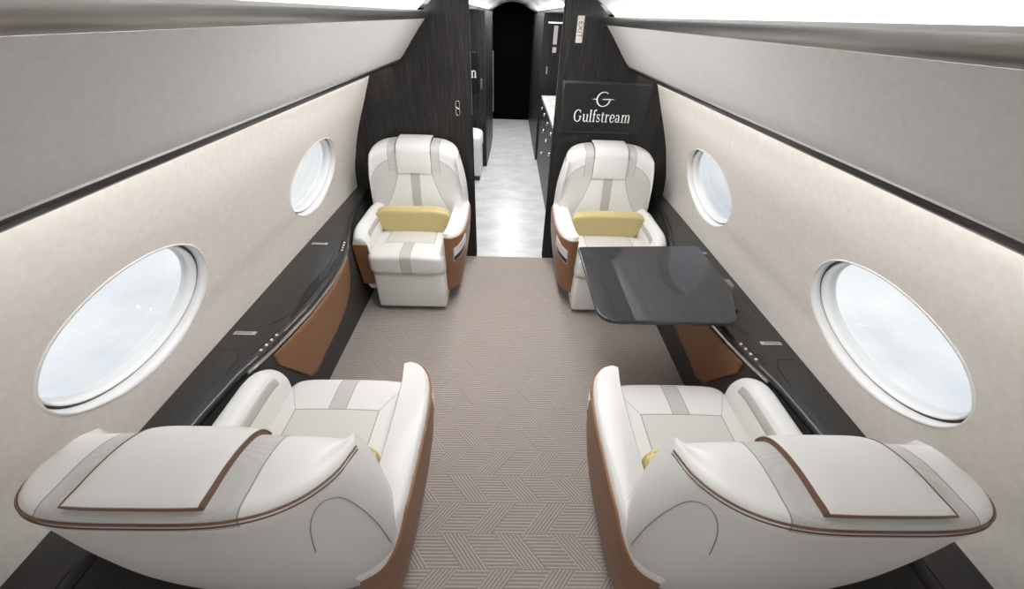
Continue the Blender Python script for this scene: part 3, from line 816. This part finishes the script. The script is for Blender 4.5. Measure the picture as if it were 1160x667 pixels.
def make_pillow(label, loc, rz, tilt):
    def warp(x, y, z):
        p = 1 - .10 * (abs(x) / .27) ** 3; return (x, y * (1 - .25 * (abs(x) / .26) ** 4), z * (1 - .04 * (abs(x) / .26) ** 3))
    o = superell('lumbar_pillow', (0, 0, 0), (.258, .044, .098), .42, .28, PILLOW, None, 72, 36, warp)
    o.location = loc; o.rotation_euler = (tilt, 0, rz)
    tag(o, label, 'pillow', 'gold lumbar pillows'); return o
G = 'white leather cabin seats'
XC = .697; YF = 2.445; YN = .672
make_seat(-1, 'cabin_armchair', 'white leather seat facing the camera on the left, in front of the bare bulkhead', (-XC, YF, 0), pi, G)
make_seat(1, 'cabin_armchair', 'white leather seat below the wall screen, partly behind the table', (XC, YF, 0), pi, G)
make_seat(1, 'cabin_armchair', 'nearest white leather seat on the left, seen from behind', (-XC + .006, YN, 0), 0, G)
make_seat(-1, 'cabin_armchair', 'nearest white leather seat on the right, seen from behind', (XC - .006, YN, 0), 0, G)
PZ, PY, PF = .562, -.066, .018
make_pillow('gold quilted pillow on the seat at far left in front of bare bulkhead', (-XC, YF - PF, PZ), pi, -.14)
make_pillow('gold quilted pillow on the seat below the wall screen', (XC, YF - PF, PZ), pi, -.14)
make_pillow('gold pillow mostly hidden in the nearest left seat', (-XC + .012, YN + PY, PZ), 0, -.14)
make_pillow('gold pillow mostly hidden in the nearest right seat', (XC - .012, YN + PY, PZ), 0, -.14)

# ------------------------------------------------------------------ corridor beyond the bulkheads
# right galley
t = thing('galley_counter', 'black galley base cabinet with pale marble top right of the corridor', 'cabinet', (.75, 4.3, 0))
prism('cabinet_body', rounded_poly([(-.38, -1.36), (-.345, -.9), (-.345, 1.40), (.43, 1.40), (.43, -1.36)], [.02, .1, .02, .02, .02]), 'z', 0, .90, VEN_V, t)
prism('marble_top', rounded_poly([(-.40, -1.36), (-.365, -.9), (-.365, 1.0), (.43, 1.0), (.43, -1.36)], [.02, .1, .02, .02, .02]), 'z', .90, .94, MARBLE, t, .006, 2)
def knob(x, y, z, parent):
    bm = bmesh.new(); bmesh.ops.create_uvsphere(bm, u_segments=12, v_segments=8, radius=.018)
    bmesh.ops.scale(bm, verts=bm.verts, vec=(.8, 1, 1)); bmesh.ops.translate(bm, verts=bm.verts, vec=(x, y, z)); from_bm('knob', bm, CHROME, parent, True)
for (y, z) in ((-.75, .45), (-.55, .38), (-.35, .80), (-.35, .60), (.1, .80), (.1, .62), (.55, .80), (.55, .62), (.55, .35), (.95, .80), (-.75, .80)):
    knob(-.352, y, z, t)
t = thing('galley_tower', 'tall black oak galley tower with two small labels, right side of corridor', 'cabinet', (.78, 6.5, 0))
prism('tower_body', [(-.40, -.78), (-.40, 1.9), (.40, 1.9), (.40, -.78)], 'z', 0, 1.785, VEN_V, t)
lab = simple('label_paper', (.60, .52, .51), .6)
for (z0, z1) in ((1.465, 1.66), (1.375, 1.435)):
    box('label_plate', -.265, -.215, -.786, -.78, z0, z1, lab, t)
box('flush_handle', -.33, -.31, -.787, -.78, 1.13, 1.22, SATIN, t)
t = thing('light_line', 'thin pale horizontal light line at top of the galley', 'light', (.56, 5.7095, 1.69))
box('light_tube', -.12, .12, -.01, .01, -.006, .006, emit('soft_line', (1, 1, 1), 1.2), t)
# left side
t = thing('storage_cabinet', 'tall black storage cabinet at the left of the corridor with a screen end', 'cabinet', (-.75, 6.0, 0))
prism('cabinet_body', [(-.42, -.65), (.415, -.65), (.44, .3), (.44, .95), (-.42, .95)], 'z', 0, 1.785, VEN_V, t)
sc = box('screen', -.40, .33, -.662, -.65, .95, 1.38, SCREEN, t, .003, 1)
lettering('lettering', 'Gulfstream', -.028, 1.108, .12, -.6635, LETTER, sc, .80)
fl = box('flush_handle', .345, .375, -.658, -.65, .98, 1.10, SATIN, t, .003, 1)
t = thing('console', 'low white rounded console just behind the left bulkhead', 'cabinet', (-.60, 4.95, 0))
superell('console_top', (0, 0, .47), (.24, .22, .11), .5, .35, WHITE, t, 48, 24)
box('console_body', -.23, .222, -.20, .20, .06, .47, simple('console_white', (.72, .72, .72), .4), t, .02, 3)
box('console_plinth', -.21, .20, -.18, .18, 0, .06, DARK, t)
# far doorway : panel coloured black for the unlit void beyond
d = thing('door_1', '', ''); del d['label']; del d['category']; d['kind'] = 'structure'; d.location = (0, 8.4, 0)
box('door_panel', -.42, .52, 0, .04, 0, 1.98, UNLITBLACK, d)
for x0, x1, nm in ((-.62, -.40, 'door_jamb'), (.50, .75, 'door_jamb')):
    box(nm, x0, x1, -.08, .04, 0, 1.98, VEN_V, d)
for x0, x1 in ((-.43, -.40), (-.385, -.345), (.46, .50)):
    box('jamb_plate', x0, x1, -.10, -.08, .16, 1.20, SATIN, d)

# ------------------------------------------------------------------ added fill lights
def area(name, loc, rot, sx, sy, power, col=(1, .995, .985)):
    l = bpy.data.lights.new(name, 'AREA'); l.shape = 'RECTANGLE'; l.size = sx; l.size_y = sy; l.energy = power; l.color = col
    o = bpy.data.objects.new(name, l); COL.objects.link(o); o.location = loc; o.rotation_euler = rot; return o
for y, p_ in ((-.95, 8), (1.35, 10), (2.2, 12)):
    area('cabin_fill', (0, y, 1.925), (0, 0, 0), .30, .60, p_)  # added fill to brighten the seats, not a fixture of the cabin
for y in (3.6, 4.9, 6.2, 7.4):
    area('corridor_fill', (0, y, 1.885), (0, 0, 0), .25, .6, 14, (1, 1, 1))  # added fill that brightens the corridor and its stone floor

for sg in (-1, 1):
    area('corridor_ceiling_fill', (sg * .36, 5.2, 1.80), (0, radians(180 - sg * 35), 0), .05, 3.6, 4, (1, 1, 1))  # added upward fill to whiten the corridor arch, no cove there

# ------------------------------------------------------------------ sky
w = bpy.data.worlds.new('sky'); scene.world = w; w.use_nodes = True; nt = w.node_tree; nt.nodes.clear()
n = N(nt); tc = n.node('ShaderNodeTexCoord'); sx = n.node('ShaderNodeSeparateXYZ'); nt.links.new(tc.outputs['Generated'], sx.inputs[0])
cl = n.noise(tc.outputs['Generated'], 2.2, 6, .55, (1, 1, 2)); cf = n.ramp(cl, .36, .62)
skyc = n.mix(n.ramp(sx.outputs[2], -.3, .6), (.66, .70, .75), (.60, .655, .73))
col = n.mix(cf, skyc, (.97, .97, .97))
bg = n.node('ShaderNodeBackground'); n.inp(bg.inputs[0], col); bg.inputs[1].default_value = 1.0
ow = n.node('ShaderNodeOutputWorld'); nt.links.new(bg.outputs[0], ow.inputs[0])

# ------------------------------------------------------------------ camera
f_px, pit, yaw, rol, cx0 = 416.003, .65, .025, .037, -.035
PARAMS = None
Fv = Vector((sin(yaw) * cos(pit), cos(yaw) * cos(pit), -sin(pit))); Rv = Vector((cos(yaw), -sin(yaw), 0)); Uv = Rv.cross(Fv)
R2 = Rv * cos(rol) + Uv * sin(rol); U2 = -Rv * sin(rol) + Uv * cos(rol)
cam = bpy.data.cameras.new('camera'); co = bpy.data.objects.new('camera', cam); COL.objects.link(co)
M = Matrix((R2, U2, -Fv)).transposed().to_4x4(); M.translation = (cx0, 0, 1.75); co.matrix_world = M
cam.sensor_fit = 'HORIZONTAL'; cam.sensor_width = 36; cam.lens = f_px / 1160 * 36; cam.clip_start = .01
scene.camera = co
vs = scene.view_settings; vs.view_transform = 'Standard'; vs.look = 'None'; vs.gamma = 1; vs.exposure = .25; vs.use_curve_mapping = False
